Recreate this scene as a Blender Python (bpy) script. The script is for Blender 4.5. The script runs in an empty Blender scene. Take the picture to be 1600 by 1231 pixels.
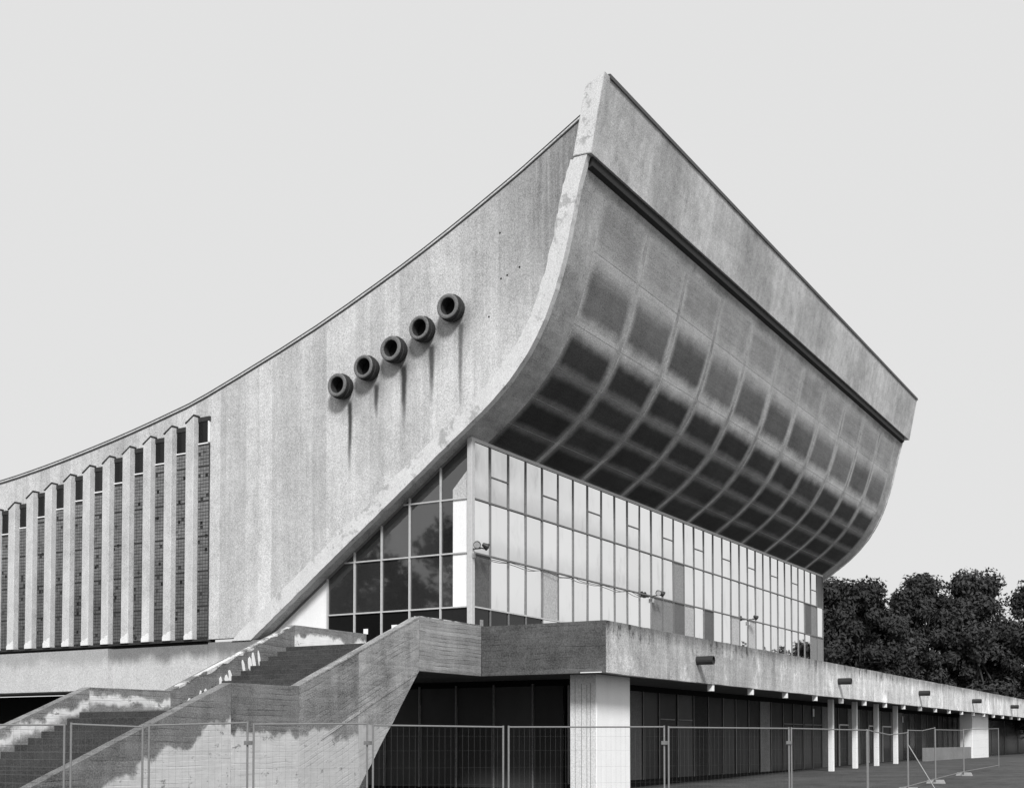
import bpy, bmesh, math, random
from mathutils import Vector, Matrix

SC = bpy.context.scene
COL = SC.collection
R = math.radians

# ------------------------------------------------------------------ camera
EYE = 1.7
HEAD = 30.44          # degrees from the long front (x) axis to the view axis
PITCH = 2.0
cam_d = bpy.data.cameras.new('camera')
cam = bpy.data.objects.new('camera', cam_d)
COL.objects.link(cam)
cam.location = (0, 0, EYE)
cam.rotation_euler = (R(90 + PITCH), 0, R(HEAD - 90))
cam_d.sensor_width = 36
cam_d.lens = 1940 / 1600 * 36
cam_d.shift_y = (1089.25 - 615.5) / 1600
cam_d.clip_end = 3000
SC.camera = cam

# ------------------------------------------------------------------ sky, sun, exposure
SUN_EL, SUN_AZ = 40, 218       # azimuth: direction towards the sun, from +x, counter clockwise
world = bpy.data.worlds.new('World')
SC.world = world
world.use_nodes = True
wn = world.node_tree
wn.nodes.clear()
w_out = wn.nodes.new('ShaderNodeOutputWorld')
w_bg = wn.nodes.new('ShaderNodeBackground')
w_sky = wn.nodes.new('ShaderNodeTexSky')
w_sky.sky_type = 'NISHITA'
w_sky.sun_disc = False
w_sky.sun_elevation = R(SUN_EL)
w_sky.sun_rotation = R(90 - SUN_AZ)
w_bw = wn.nodes.new('ShaderNodeRGBToBW')
w_mix = wn.nodes.new('ShaderNodeMix')
w_mix.data_type = 'RGBA'
w_mix.inputs[0].default_value = 0.985      # thick even overcast: the clear sky barely shows through
w_mix.inputs[7].default_value = (3.18, 3.18, 3.18, 1)
w_bg.inputs[1].default_value = 0.1
wn.links.new(w_sky.outputs[0], w_bw.inputs[0])
wn.links.new(w_bw.outputs[0], w_mix.inputs[6])
wn.links.new(w_mix.outputs[2], w_bg.inputs[0])
wn.links.new(w_bg.outputs[0], w_out.inputs[0])

sun_d = bpy.data.lights.new('sun', 'SUN')
sun_d.energy = 1.5
sun_d.angle = R(12)
sun_d.color = (1, 1, 1)
sun = bpy.data.objects.new('sun', sun_d)
COL.objects.link(sun)
_d = Vector((math.cos(R(SUN_EL)) * math.cos(R(SUN_AZ)), math.cos(R(SUN_EL)) * math.sin(R(SUN_AZ)), math.sin(R(SUN_EL))))
sun.rotation_euler = _d.to_track_quat('Z', 'Y').to_euler()
sun.location = (0, 0, 60)

SC.view_settings.view_transform = 'Standard'
SC.view_settings.look = 'None'
SC.view_settings.gamma = 1
SC.view_settings.use_curve_mapping = False
SC.view_settings.exposure = 1.27

rnd = random.Random(7)

# ------------------------------------------------------------------ node helper
class N:
    def __init__(s, name):
        s.m = bpy.data.materials.new(name)
        s.m.use_nodes = True
        s.t = s.m.node_tree
        s.t.nodes.clear()
        s.out = s.t.nodes.new('ShaderNodeOutputMaterial')
        g = s.t.nodes.new('ShaderNodeNewGeometry')
        s.pos = g.outputs['Position']
        sp = s.t.nodes.new('ShaderNodeSeparateXYZ')
        s.t.links.new(s.pos, sp.inputs[0])
        s.x, s.y, s.z = sp.outputs
    def lk(s, a, sock):
        if isinstance(a, (int, float)):
            sock.default_value = a
        else:
            s.t.links.new(a, sock)
    def op(s, o, a, b=0.0, c=None, clamp=False):
        n = s.t.nodes.new('ShaderNodeMath'); n.operation = o; n.use_clamp = clamp
        s.lk(a, n.inputs[0]); s.lk(b, n.inputs[1])
        if c is not None: s.lk(c, n.inputs[2])
        return n.outputs[0]
    def add(s, a, b): return s.op('ADD', a, b)
    def sub(s, a, b): return s.op('SUBTRACT', a, b)
    def mul(s, a, b): return s.op('MULTIPLY', a, b)
    def vec(s, x, y, z):
        n = s.t.nodes.new('ShaderNodeCombineXYZ')
        s.lk(x, n.inputs[0]); s.lk(y, n.inputs[1]); s.lk(z, n.inputs[2])
        return n.outputs[0]
    def scl(s, sx, sy, sz, off=0.0):
        n = s.t.nodes.new('ShaderNodeMapping')
        n.inputs['Scale'].default_value = (sx, sy, sz)
        n.inputs['Location'].default_value = (off, off * 1.7, off * .6)
        s.t.links.new(s.pos, n.inputs[0])
        return n.outputs[0]
    def noise(s, v, scale=1.0, detail=3.0, rough=.55):
        n = s.t.nodes.new('ShaderNodeTexNoise')
        n.inputs['Scale'].default_value = scale
        n.inputs['Detail'].default_value = detail
        n.inputs['Roughness'].default_value = rough
        s.t.links.new(v, n.inputs['Vector'])
        return n.outputs[0]
    def white(s, v):
        n = s.t.nodes.new('ShaderNodeTexWhiteNoise'); n.noise_dimensions = '3D'
        s.t.links.new(v, n.inputs['Vector'])
        return n.outputs['Value']
    def step(s, a, lo, hi):            # smooth 0..1
        n = s.t.nodes.new('ShaderNodeMapRange'); n.interpolation_type = 'SMOOTHSTEP'
        s.lk(a, n.inputs[0]); s.lk(lo, n.inputs[1]); s.lk(hi, n.inputs[2])
        n.inputs[3].default_value = 0; n.inputs[4].default_value = 1
        return n.outputs[0]
    def mix(s, f, a, b):
        n = s.t.nodes.new('ShaderNodeMix'); n.data_type = 'FLOAT'
        s.lk(f, n.inputs[0]); s.lk(a, n.inputs[2]); s.lk(b, n.inputs[3])
        return n.outputs[0]
    def rand(s):
        return s.t.nodes.new('ShaderNodeObjectInfo').outputs['Random']
    def uv(s):
        n = s.t.nodes.new('ShaderNodeTexCoord')
        sp = s.t.nodes.new('ShaderNodeSeparateXYZ')
        s.t.links.new(n.outputs['UV'], sp.inputs[0])
        return sp.outputs[0], sp.outputs[1]
    def grain(s, amt, scale=30.0):
        a = s.noise(s.pos, scale, 1.0, .6); b = s.noise(s.pos, scale * .5, 1.0, .6)
        return s.add(s.mul(s.sub(a, .5), amt * 5.2), s.mul(s.sub(b, .5), amt * .6))
    def done(s, val, rough=.9, spec=.2, bump=None, bstr=.3, bdist=.02, metal=0.0):
        b = s.t.nodes.new('ShaderNodeBsdfPrincipled')
        v = s.op('MAXIMUM', val, .006) if not isinstance(val, (int, float)) else val
        if isinstance(v, (int, float)):
            b.inputs['Base Color'].default_value = (v, v, v, 1)
        else:
            s.t.links.new(v, b.inputs['Base Color'])
        s.lk(rough, b.inputs['Roughness'])
        b.inputs['Specular IOR Level'].default_value = spec
        b.inputs['Metallic'].default_value = metal
        if bump is not None:
            bp = s.t.nodes.new('ShaderNodeBump')
            bp.inputs['Strength'].default_value = bstr
            bp.inputs['Distance'].default_value = bdist
            s.t.links.new(bump, bp.inputs['Height'])
            s.t.links.new(bp.outputs[0], b.inputs['Normal'])
        s.t.links.new(b.outputs[0], s.out.inputs[0])
        return s.m

def plain(name, v, rough=.8, spec=.3, amt=.15, scale=8, metal=0.0):
    n = N(name)
    f = n.noise(n.pos, scale, 4)
    val = n.mul(n.add(1.0, n.mul(n.sub(f, .5), amt * 2)), v)
    return n.done(val, rough, spec, f, .15, .01, metal)

def concrete(name, b, mott=.25, streak=.25, board=.0, grain=.22, off=0.0, custom=None, boardscale=9.0, lines=None):
    """cast concrete; lines = (board height, slope of the boards along x, strength): shutter board joints and board to board tone"""
    n = N(name)
    big = n.noise(n.scl(1, 1, 1, off), .45, 6, .65)
    mid = n.noise(n.scl(1, 1, 1, off + 9), 1.9, 6, .72)
    st = n.noise(n.scl(2.2, 2.2, .16, off), 1.0, 5, .7)
    k = n.add(1.0, n.mul(n.sub(big, .5), mott * 2.2))
    k = n.add(k, n.mul(n.sub(mid, .5), mott * 1.9))
    k = n.add(k, n.mul(n.sub(st, .5), streak * 2.2))
    bd = None
    if board:
        bd = n.noise(n.scl(.25, .25, boardscale, off), 1.0, 3, .7)
        k = n.add(k, n.mul(n.sub(bd, .5), board * 2))
    lm = None
    if lines:
        hgt, slope, sg = lines
        along = n.add(n.x, n.y)
        zz = n.op('DIVIDE', n.add(n.sub(n.z, n.mul(n.x, slope)), n.add(n.mul(n.sub(n.noise(n.scl(1.5, 1.5, 1.5, off), 1, 4), .5), .07), n.mul(n.sub(n.noise(n.scl(.3, .3, .5, off + 4), 1, 2), .5), .25))), hgt)
        fl = n.op('FLOOR', zz); fr = n.sub(zz, fl)
        wv = n.white(n.vec(fl, 2.0, off))
        gate = n.noise(n.vec(n.mul(along, .9), n.mul(fl, 3.7), off), 1.0, 3, .6)
        lm = n.mul(n.step(n.op('ABSOLUTE', n.sub(fr, .5)), .36, .46), n.step(gate, .46, .62))
        k = n.mul(k, n.sub(1.0, n.mul(lm, sg)))
        k = n.mul(k, n.add(1.0, n.mul(n.sub(wv, .5), sg * .5)))
    k = n.add(k, n.grain(grain))
    val = n.mul(k, b)
    if custom: val = custom(n, val)
    h = n.noise(n.pos, 18, 5, .7)
    if bd is not None: h = n.add(h, n.mul(bd, 1.5))
    if lm is not None: h = n.sub(h, n.mul(lm, 1.2))
    return n.done(val, .92, .15, h, .35, .02)

# ------------------------------------------------------------------ mesh helpers
def mesh(name, verts, faces, uvs=None):
    me = bpy.data.meshes.new(name)
    me.from_pydata(verts, [], faces)
    if uvs:
        l = me.uv_layers.new(name='uv')
        for i, lp in enumerate(me.loops): l.data[i].uv = uvs[lp.vertex_index]
    me.update()
    return me

class MB:
    def __init__(s): s.v = []; s.f = []
    def quad(s, *p):
        i = len(s.v); s.v += [tuple(q) for q in p]; s.f.append(tuple(range(i, i + len(p))))
        return s
    def box(s, x0, x1, y0, y1, z0, z1):
        i = len(s.v)
        s.v += [(x0,y0,z0),(x1,y0,z0),(x1,y1,z0),(x0,y1,z0),(x0,y0,z1),(x1,y0,z1),(x1,y1,z1),(x0,y1,z1)]
        s.f += [tuple(i + k for k in q) for q in ((0,3,2,1),(4,5,6,7),(0,1,5,4),(1,2,6,5),(2,3,7,6),(3,0,4,7))]
        return s
    def prism(s, poly, axis, a, b):
        """poly: list of 2d points; axis 'x': (y,z) polygon from x=a to b; 'y': (x,z); 'z': (x,y)"""
        i = len(s.v); n = len(poly)
        def P(q, w):
            return (w, q[0], q[1]) if axis == 'x' else ((q[0], w, q[1]) if axis == 'y' else (q[0], q[1], w))
        s.v += [P(q, a) for q in poly] + [P(q, b) for q in poly]
        s.f.append(tuple(i + k for k in range(n)))
        s.f.append(tuple(i + n + k for k in reversed(range(n))))
        for k in range(n):
            j = (k + 1) % n
            s.f.append((i + k, i + n + k, i + n + j, i + j))
        return s
    def tube(s, p, q, r, seg=8, r2=None):
        p = Vector(p); q = Vector(q); d = (q - p).normalized()
        a = d.orthogonal().normalized(); b = d.cross(a); i = len(s.v)
        r2 = r if r2 is None else r2
        for c, rr in ((p, r), (q, r2)):
            for k in range(seg):
                t = 2 * math.pi * k / seg
                s.v.append(tuple(c + a * math.cos(t) * rr + b * math.sin(t) * rr))
        s.f.append(tuple(i + k for k in reversed(range(seg))))
        s.f.append(tuple(i + seg + k for k in range(seg)))
        for k in range(seg):
            j = (k + 1) % seg
            s.f.append((i + k, i + j, i + seg + j, i + seg + k))
        return s
    def lathe_x(s, prof, cx, cy, cz, seg=28):
        """prof: (x offset, radius) closed ring turned round the x axis"""
        i = len(s.v); n = len(prof)
        for k in range(seg):
            t = 2 * math.pi * k / seg
            for (dx, r) in prof:
                s.v.append((cx + dx, cy + r * math.cos(t), cz + r * math.sin(t)))
        for k in range(seg):
            k2 = (k + 1) % seg
            for a in range(n - 1):
                s.f.append((i + k*n + a, i + k2*n + a, i + k2*n + a + 1, i + k*n + a + 1))
        return s
    def me(s, name): return mesh(name, s.v, s.f)

def fixn(me, bev=0.0):
    bm = bmesh.new(); bm.from_mesh(me)
    bmesh.ops.recalc_face_normals(bm, faces=bm.faces)
    if bev:
        es = [e for e in bm.edges if len(e.link_faces) == 2 and e.calc_face_angle(0) > .6]
        bmesh.ops.bevel(bm, geom=es, offset=bev, segments=1, affect='EDGES', profile=.5, clamp_overlap=True)
    bm.to_mesh(me); bm.free()
    return me

WL = {}
def thing(name, label, cat, loc=(0, 0, 0), group=None):
    o = bpy.data.objects.new(name, None)
    COL.objects.link(o)
    o.empty_display_size = .3
    o.location = loc
    WL[o.name] = Vector(loc)
    o['label'] = label; o['category'] = cat
    if group: o['group'] = group
    return o
def part(name, me, mat, parent=None, loc=(0, 0, 0), label=None, kind=None, smooth=False):
    if isinstance(me, MB): me = fixn(me.me(name))
    if mat is not None and not me.materials: me.materials.append(mat)
    o = bpy.data.objects.new(name, me)
    COL.objects.link(o)
    WL[o.name] = Vector(loc)
    if parent is not None:
        o.parent = parent
        o.location = Vector(loc) - WL[parent.name]
    else:
        o.location = loc
    if label: o['label'] = label
    if kind: o['kind'] = kind
    if smooth:
        for p in me.polygons: p.use_smooth = True
    return o
def tag(o, label, cat, group=None):
    o['label'] = label; o['category'] = cat
    if group: o['group'] = group
    return o
def lump(me, amp, scale, seed=0):
    """small uneven shifts of the vertices, so that long cast edges are not ruler straight"""
    from mathutils import noise as mn
    for v in me.vertices:
        p = v.co * scale + Vector((seed, seed, seed))
        v.co += Vector((mn.noise(p), mn.noise(p + Vector((7, 3, 1))), mn.noise(p + Vector((1, 9, 4))))) * amp
    return me

# ------------------------------------------------------------------ geometry constants (metres)
US = 34.78            # outer face of the curved concrete edge
UE = 77.7             # far end of the hall
WALL = 34.98          # side wall face
UG, VG = 35.5, 22.48  # glass corner
PROF = [(31.75,5.43),(27.45,8.5),(24.5,10.6),(22.95,11.7),(22.1,12.3),(21.25,12.92),(20.54,13.55),(19.92,14.25),
        (19.45,14.95),(19.08,15.65),(18.75,16.5),(18.4,17.65),(18.03,19.2),(17.74,20.18)]
def arcpoly(pts, n):
    # Catmull-Rom then uniform resample; returns points and arc lengths
    P = [Vector((a, b)) for a, b in pts]
    P = [P[0]*2 - P[1]] + P + [P[-1]*2 - P[-2]]
    fine = []
    for i in range(1, len(P) - 2):
        for k in range(16):
            t = k / 16
            a, b, c, d = P[i-1], P[i], P[i+1], P[i+2]
            fine.append(.5*((2*b) + (c-a)*t + (2*a-5*b+4*c-d)*t*t + (-a+3*b-3*c+d)*t**3))
    fine.append(P[-2])
    L = [0]
    for i in range(1, len(fine)): L.append(L[-1] + (fine[i] - fine[i-1]).length)
    return fine, L
PF, PL = arcpoly(PROF, 0)
def at_arc(s):
    if s < 0:
        d = (PF[1] - PF[0]).normalized()
        return PF[0] + d * s, Vector((-d.y, d.x))
    s = min(PL[-1], s)
    for i in range(1, len(PL)):
        if PL[i] >= s:
            t = (s - PL[i-1]) / max(1e-9, PL[i] - PL[i-1])
            p = PF[i-1].lerp(PF[i], t); d = (PF[i] - PF[i-1]).normalized()
            return p, Vector((-d.y, d.x))       # outward normal flips below
    return PF[-1], Vector((-1, 0))
def prof_pt(s, off=0.0):      # off > 0: outwards (forward / down)
    p, n = at_arc(s)
    if n.x > 0 or (abs(n.x) < .02 and n.y > 0): n = -n
    return p + n * off
def under_z(v):               # height of the shell underside above the point v
    for i in range(1, len(PF)):
        a, b = PF[i-1], PF[i]
        if b.x <= v <= a.x:
            t = (a.x - v) / max(1e-9, a.x - b.x)
            return a.y + (b.y - a.y) * t
    return 5.43
ROOF = [(62,13.6),(58,13.0),(54,12.7),(50,12.65),(46.5,12.86),(43.95,13.14),(41.45,13.5),(38.63,13.98),(36.2,14.47),(34.2,14.95),
        (29.34,16.50),(25.78,17.86),(23.16,19.0),(20.62,20.24),(19.64,20.76),(18.12,21.60),(17.75,21.80)]
RF, RL = arcpoly(ROOF, 0)
RF = RF[::6] + [RF[-1]]

# ------------------------------------------------------------------ materials
def m_side(n, val):
    # shutter board strips, soft and vertical; rain streaks under each vent tube; dark run-off beside the edge band
    fl = n.op('FLOOR', n.mul(n.add(n.y, n.mul(n.noise(n.scl(0, 0, .4), 1, 2), .12)), 1.55))
    w = n.white(n.vec(fl, 3.0, 1.0))
    val = n.mul(val, n.add(.87, n.mul(w, .26)))
    s2 = n.noise(n.scl(0, 5.5, .09, 4), 1.0, 3, .6)
    val = n.mul(val, n.add(.86, n.mul(s2, .28)))
    for (v, z, L, wd, k) in VENTSTAIN:
        wob = n.mul(n.sub(n.noise(n.scl(0, 0, 1.3, v), 1, 2), .5), .10)
        dv = n.op('ABSOLUTE', n.add(n.sub(n.y, v), wob))
        dz = n.sub(z, n.z)
        half = n.mul(n.sub(1.0, n.op('DIVIDE', dz, L, clamp=True)), wd)
        m = n.mul(n.step(dv, n.add(half, .07), n.mul(half, .3)), n.step(dz, 0, .25))
        m = n.mul(m, n.step(dz, L, L * .35))
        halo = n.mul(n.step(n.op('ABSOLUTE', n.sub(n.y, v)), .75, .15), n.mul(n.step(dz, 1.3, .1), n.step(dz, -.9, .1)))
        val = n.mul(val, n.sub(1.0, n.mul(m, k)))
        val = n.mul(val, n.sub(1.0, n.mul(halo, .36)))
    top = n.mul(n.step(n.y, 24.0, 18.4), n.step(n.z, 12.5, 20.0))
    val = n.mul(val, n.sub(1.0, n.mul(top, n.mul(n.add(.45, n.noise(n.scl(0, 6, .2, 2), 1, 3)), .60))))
    nb = n.step(n.noise(n.scl(0, 4.0, .12, 12), 1.0, 3, .6), .56, .72)
    val = n.mul(val, n.sub(1.0, n.mul(nb, .12)))
    return val
VENTS = [(27.51,14.33),(26.35,14.81),(25.17,15.27),(23.98,15.79),(22.81,16.32)]
VENTSTAIN = [(27.28,13.95,3.4,.10,.86),(26.1,14.4,1.7,.13,.8),(24.92,14.9,2.9,.17,.88),(23.75,15.4,2.7,.15,.8),(22.58,15.95,3.8,.10,.66)]
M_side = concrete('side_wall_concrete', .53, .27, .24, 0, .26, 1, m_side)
def m_band(n, val):
    c = n.step(n.noise(n.scl(1, 1, 1, 3), 1.6, 6, .74), .53, .62)
    c2 = n.step(n.noise(n.scl(1, 1, 1, 13), 5.5, 4, .7), .6, .7)
    val = n.mul(val, n.sub(1.0, n.mul(c, .35)))
    return n.mul(val, n.sub(1.0, n.mul(c2, .25)))
M_band = concrete('edge_band_plaster', .64, .12, .12, 0, .14, 2, m_band)
def m_shell(n, val):
    sc = n.noise(n.scl(.35, 5, 5, 3), 1.0, 4, .75)
    val = n.mul(val, n.add(.75, n.mul(sc, .5)))
    bl = n.step(n.noise(n.scl(.5, .5, .35, 8), 1.0, 3, .5), .48, .68)
    val = n.mul(val, n.sub(1.0, n.mul(bl, .25)))
    scr = n.step(n.noise(n.scl(.45, 14, 14, 5), 1.0, 3, .7), .64, .72)
    zone = n.step(n.noise(n.scl(.22, .3, .3, 21), 1.0, 2, .5), .5, .62)
    return n.mul(val, n.add(1.0, n.mul(n.mul(scr, zone), .55)))
M_shell = concrete('shell_concrete', .40, .55, .2, 0, .30, 3, m_shell)
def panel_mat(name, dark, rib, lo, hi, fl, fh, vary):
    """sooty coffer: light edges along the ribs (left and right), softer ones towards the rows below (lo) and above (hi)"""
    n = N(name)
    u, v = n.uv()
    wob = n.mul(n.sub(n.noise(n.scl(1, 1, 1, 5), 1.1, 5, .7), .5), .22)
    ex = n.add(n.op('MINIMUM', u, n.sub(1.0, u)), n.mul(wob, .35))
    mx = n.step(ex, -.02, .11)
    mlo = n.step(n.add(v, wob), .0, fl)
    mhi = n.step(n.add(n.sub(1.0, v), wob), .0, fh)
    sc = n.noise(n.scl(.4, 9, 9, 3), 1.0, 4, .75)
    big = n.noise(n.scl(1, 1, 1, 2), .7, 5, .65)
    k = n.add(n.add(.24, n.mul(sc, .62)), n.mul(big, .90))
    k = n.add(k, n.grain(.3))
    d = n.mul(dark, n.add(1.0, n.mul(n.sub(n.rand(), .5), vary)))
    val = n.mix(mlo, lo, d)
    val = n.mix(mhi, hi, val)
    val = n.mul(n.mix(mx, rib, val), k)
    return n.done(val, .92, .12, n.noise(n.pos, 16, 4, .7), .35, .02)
def m_fascia(n, val):
    bl = n.step(n.noise(n.scl(.3, .3, .12, 8), 1.0, 3, .5), .5, .68)
    val = n.mul(val, n.sub(1.0, n.mul(bl, .22)))
    sc = n.noise(n.scl(.3, 4, 4, 7), 1.0, 3, .7)
    return n.mul(val, n.add(.85, n.mul(sc, .3)))
M_fascia = concrete('fascia_concrete', .52, .46, .3, 0, .28, 4, m_fascia)
M_dark = plain('bitumen_shade_dark', .035, .8, .2)  # bitumen tone that also paints the shade in groove and ledge gap
M_flash = plain('dark_sheet_metal', .06, .6, .4)
M_roof = plain('roof_felt', .10, .9, .1)
M_pil = concrete('pilaster_plaster', .57, .3, .18, 0, .22, 5)
M_foot = concrete('white_paint_flaked', .80, .12, .08, 0, .1, 5)
M_vent = concrete('vent_concrete', .17, .25, .2, 0, .3, 6)
M_ventdark = concrete('dirty_shade_concrete', .045, .3, .2, 0, .3, 6)  # dirty concrete, shade of the tube sides and inside put into the colour
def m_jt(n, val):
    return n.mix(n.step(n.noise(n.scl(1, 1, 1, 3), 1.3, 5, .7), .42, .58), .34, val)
M_edgeshade = concrete('dirty_shadow_line', .10, .3, .2, 0, .2, 6, m_jt)
M_hole = plain('void_black', .012, .9, .1)  # near-black painting the darkness of holes and unlit recesses
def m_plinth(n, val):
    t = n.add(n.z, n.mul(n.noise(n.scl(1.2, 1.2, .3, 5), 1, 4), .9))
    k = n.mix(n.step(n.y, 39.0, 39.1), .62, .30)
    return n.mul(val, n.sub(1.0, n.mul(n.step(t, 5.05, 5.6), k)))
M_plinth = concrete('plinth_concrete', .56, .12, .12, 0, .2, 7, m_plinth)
def m_par(n, val):
    dr = n.noise(n.scl(2.6, 2.6, .35, 6), 1, 5, .7)
    lo = n.noise(n.scl(.16, .16, .1, 2), 1, 2, .5)
    t = n.add(n.add(n.z, n.mul(dr, .85)), n.mul(lo, .5))
    d = n.step(t, 5.35, 5.95)
    val = n.mul(val, n.sub(1.0, n.mul(d, .55)))
    bl = n.mul(n.step(n.noise(n.scl(2.4, 2.4, 1.1, 31), 1, 5, .75), .54, .62), n.mul(n.step(n.z, 4.35, 5.05), n.step(n.noise(n.scl(.14, .14, .1, 44), 1, 2), .42, .55)))
    val = n.mul(val, n.sub(1.0, n.mul(bl, .7)))
    wh = n.step(n.noise(n.scl(.7, .7, .5, 52), 1, 6, .7), .52, .66)
    val = n.mul(val, n.add(.86, n.mul(wh, .42)))
    return n.mul(val, n.add(.9, n.mul(n.step(n.x, 42.0, 66.0), .55)))
M_par = concrete('parapet_concrete', .50, .45, .55, .06, .26, 8, m_par)
M_pardark = concrete('parapet_concrete_blackened', .10, .55, .3, .5, .3, 9, None, 4.0, (.16, 0, .35))
M_parmid = concrete('parapet_concrete_board_marked', .27, .45, .2, .3, .28, 10, None, 11.0, (.115, 0, .5))
def stairmat(name, base, patch, zt, slope, u0, depth, off, dmax=9.0, bs=0.0):
    """grey board-marked concrete with surviving patches of white paint below a ragged line"""
    def c(n, val):
        top = n.add(zt, n.mul(n.sub(n.x, u0), slope))
        d = n.sub(top, n.z)
        rag = n.noise(n.scl(.85, .85, .8, off + 3), 1.0, 7, .62)
        m = n.step(n.add(n.sub(d, depth), n.mul(n.sub(rag, .5), 1.5)), 0.0, .15)
        m = n.mul(m, n.step(n.add(d, n.mul(n.sub(rag, .5), 1.2)), dmax + .12, dmax - .08))
        chips = n.step(n.noise(n.scl(1, 1, 1.4, off + 8), 3.2, 5, .75), .60, .67)
        m = n.mul(m, n.sub(1.0, n.mul(chips, .8)))
        streak = n.noise(n.scl(3, 3, .3, off), 1, 3)
        return n.mix(m, val, n.mul(n.add(.72, n.mul(n.noise(n.scl(1, 1, 1, off + 1), 2.2, 6, .7), .56)), patch))
    return concrete(name, base, .6, .4, .3, .28, off, c, 10.0, (.13, bs, .36))
M_nearA = stairmat('stair_wall_paint_lower', .17, .54, 3.06, .414, 21.63, .75, 11)
M_nearB = stairmat('stair_wall_paint_middle', .17, .54, 3.07, 0, 21.63, 1.05, 12)
M_nearC = stairmat('stair_wall_paint_upper', .23, .48, 2.15, .0, 24.0, .15, 13, 9, .416)
M_nearD = stairmat('stair_wall_bare', .30, .42, 3.0, 0, 24.0, .9, 14, 9, .416)
M_farA = stairmat('far_wall_paint_lower', .20, .70, 3.04, .414, 21.55, .20, 15, .46)
M_farB = stairmat('far_wall_paint_middle', .22, .72, 3.05, 0, 21.63, .10, 16, .42)
M_farC = stairmat('far_wall_bare', .19, .6, 1.0, .0, 24.0, .9, 17)
M_farD = stairmat('far_wall_paint_top', .22, .76, 5.25, 0, 24.0, .22, 18)
def m_worn(n, val):
    c = n.step(n.noise(n.scl(1, 1, 1, 6), 2.4, 5, .7), .44, .54)
    return n.mix(c, .16, val)
M_coping = concrete('worn_light_edge', .58, .3, .2, 0, .2, 19, m_worn)
M_step = concrete('step_concrete_dark', .06, .5, .1, 0, .3, 20)  # dark tone for steps and landing
M_paint = plain('white_paint', .86, .7, .2, .12, 14)
M_pier = concrete('white_pier_paint', .88, .06, .08, 0, .05, 21)
M_pierside = concrete('white_pier_paint_darker', .72, .10, .22, 0, .14, 22)  # darker, streakier paint for the pier's side face
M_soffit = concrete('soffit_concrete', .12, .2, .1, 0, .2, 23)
M_alu = plain('weathered_aluminium', .17, .5, .4, .25, 10)
M_alulight = plain('pale_aluminium', .52, .5, .4, .2, 10)
M_white = plain('white_window_paint', .82, .6, .3, .08, 12)

def mirror_mat():
    n = N('reflective_window_glass')
    g = n.t.nodes.new('ShaderNodeBsdfGlossy')
    d = n.noise(n.scl(1.5, 1, .7, 3), 1.0, 4, .6)
    v = n.sub(.985, n.mul(n.rand(), .07))
    grime = n.mul(n.step(d, .52, .75), .10)
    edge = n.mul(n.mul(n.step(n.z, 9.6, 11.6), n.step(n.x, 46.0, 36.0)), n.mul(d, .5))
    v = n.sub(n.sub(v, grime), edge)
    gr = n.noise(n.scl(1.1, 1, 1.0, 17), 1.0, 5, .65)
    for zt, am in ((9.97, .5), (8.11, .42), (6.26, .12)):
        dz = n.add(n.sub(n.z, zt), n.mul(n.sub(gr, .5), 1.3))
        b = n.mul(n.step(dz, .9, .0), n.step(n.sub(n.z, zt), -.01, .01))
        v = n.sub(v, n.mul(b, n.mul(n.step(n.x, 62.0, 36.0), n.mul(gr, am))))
    n.t.links.new(v, g.inputs['Color'])
    g.inputs['Roughness'].default_value = .015
    bp = n.t.nodes.new('ShaderNodeBump'); bp.inputs['Strength'].default_value = .02; bp.inputs['Distance'].default_value = .02
    n.t.links.new(n.noise(n.pos, .9, 2), bp.inputs['Height'])
    n.t.links.new(bp.outputs[0], g.inputs['Normal'])
    n.t.links.new(g.outputs[0], n.out.inputs[0])
    return n.m
M_mirror = mirror_mat()
def board_mat(name, v):
    n = N(name)
    k = n.add(1.0, n.add(n.grain(.2, 16), n.mul(n.sub(n.noise(n.pos, 1.1, 3), .5), .3)))
    return n.done(n.mul(k, n.mul(v, n.add(.85, n.mul(n.rand(), .3)))), .5, .3)
M_paneD = board_mat('dark_board_reflection_pane', .115)
M_boardM = board_mat('grey_board_pane', .24)
M_boardL = board_mat('pale_board_pane', .46)
def darkglass(name, v, rough=.04, spec=.5, ior=1.5):
    n = N(name)
    k = n.add(.7, n.mul(n.noise(n.scl(.7, .7, .45, 3), 1.0, 4, .55), .7))
    m = n.done(n.mul(k, n.mul(v, n.add(.55, n.mul(n.rand(), .9)))), rough, spec, n.noise(n.pos, .8, 2), .05, .02)
    n.t.nodes['Principled BSDF'].inputs['IOR'].default_value = ior
    return m
M_dglass = darkglass('dark_window_glass', .03, .03, .5, 2.1)
M_bglass = darkglass('black_door_glass', .012, .1, .25)
M_lglass = darkglass('lower_floor_glass', .06, .2, .04)
def block_mat():
    n = N('glass_block')
    fy = n.op('FLOOR', n.mul(n.y, 1 / .13)); fz = n.op('FLOOR', n.mul(n.z, 1 / .13))
    w = n.white(n.vec(1.0, fy, fz))
    holes = n.step(w, .015, .03)
    band = n.noise(n.scl(.3, .3, 1.0, 4), 1.0, 3)
    k = n.mul(n.add(.75, n.mul(w, .35)), n.add(.45, n.mul(band, 1.1)))
    up = n.add(.62, n.mul(n.step(n.z, 5.5, 11.0), .55))
    return n.done(n.mul(n.mul(n.mul(k, holes), up), .17), .35, .4)
M_block = block_mat()
M_mortar_shade = concrete('block_mortar_shade_dark', .045, .3, .2, 0, .2, 24)  # mortar colour; on the ledge it paints the shade
M_ground = concrete('worn_asphalt', .08, .7, 0, 0, .4, 25)
M_galv = plain('galvanised_steel', .24, .45, .5, .2, 20, .3)
M_wire = plain('dull_wire', .13, .7, .2)
M_rubber = plain('fence_foot_concrete', .35, .9, .1)
M_black = plain('black_painted_metal', .03, .5, .4)
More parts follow.
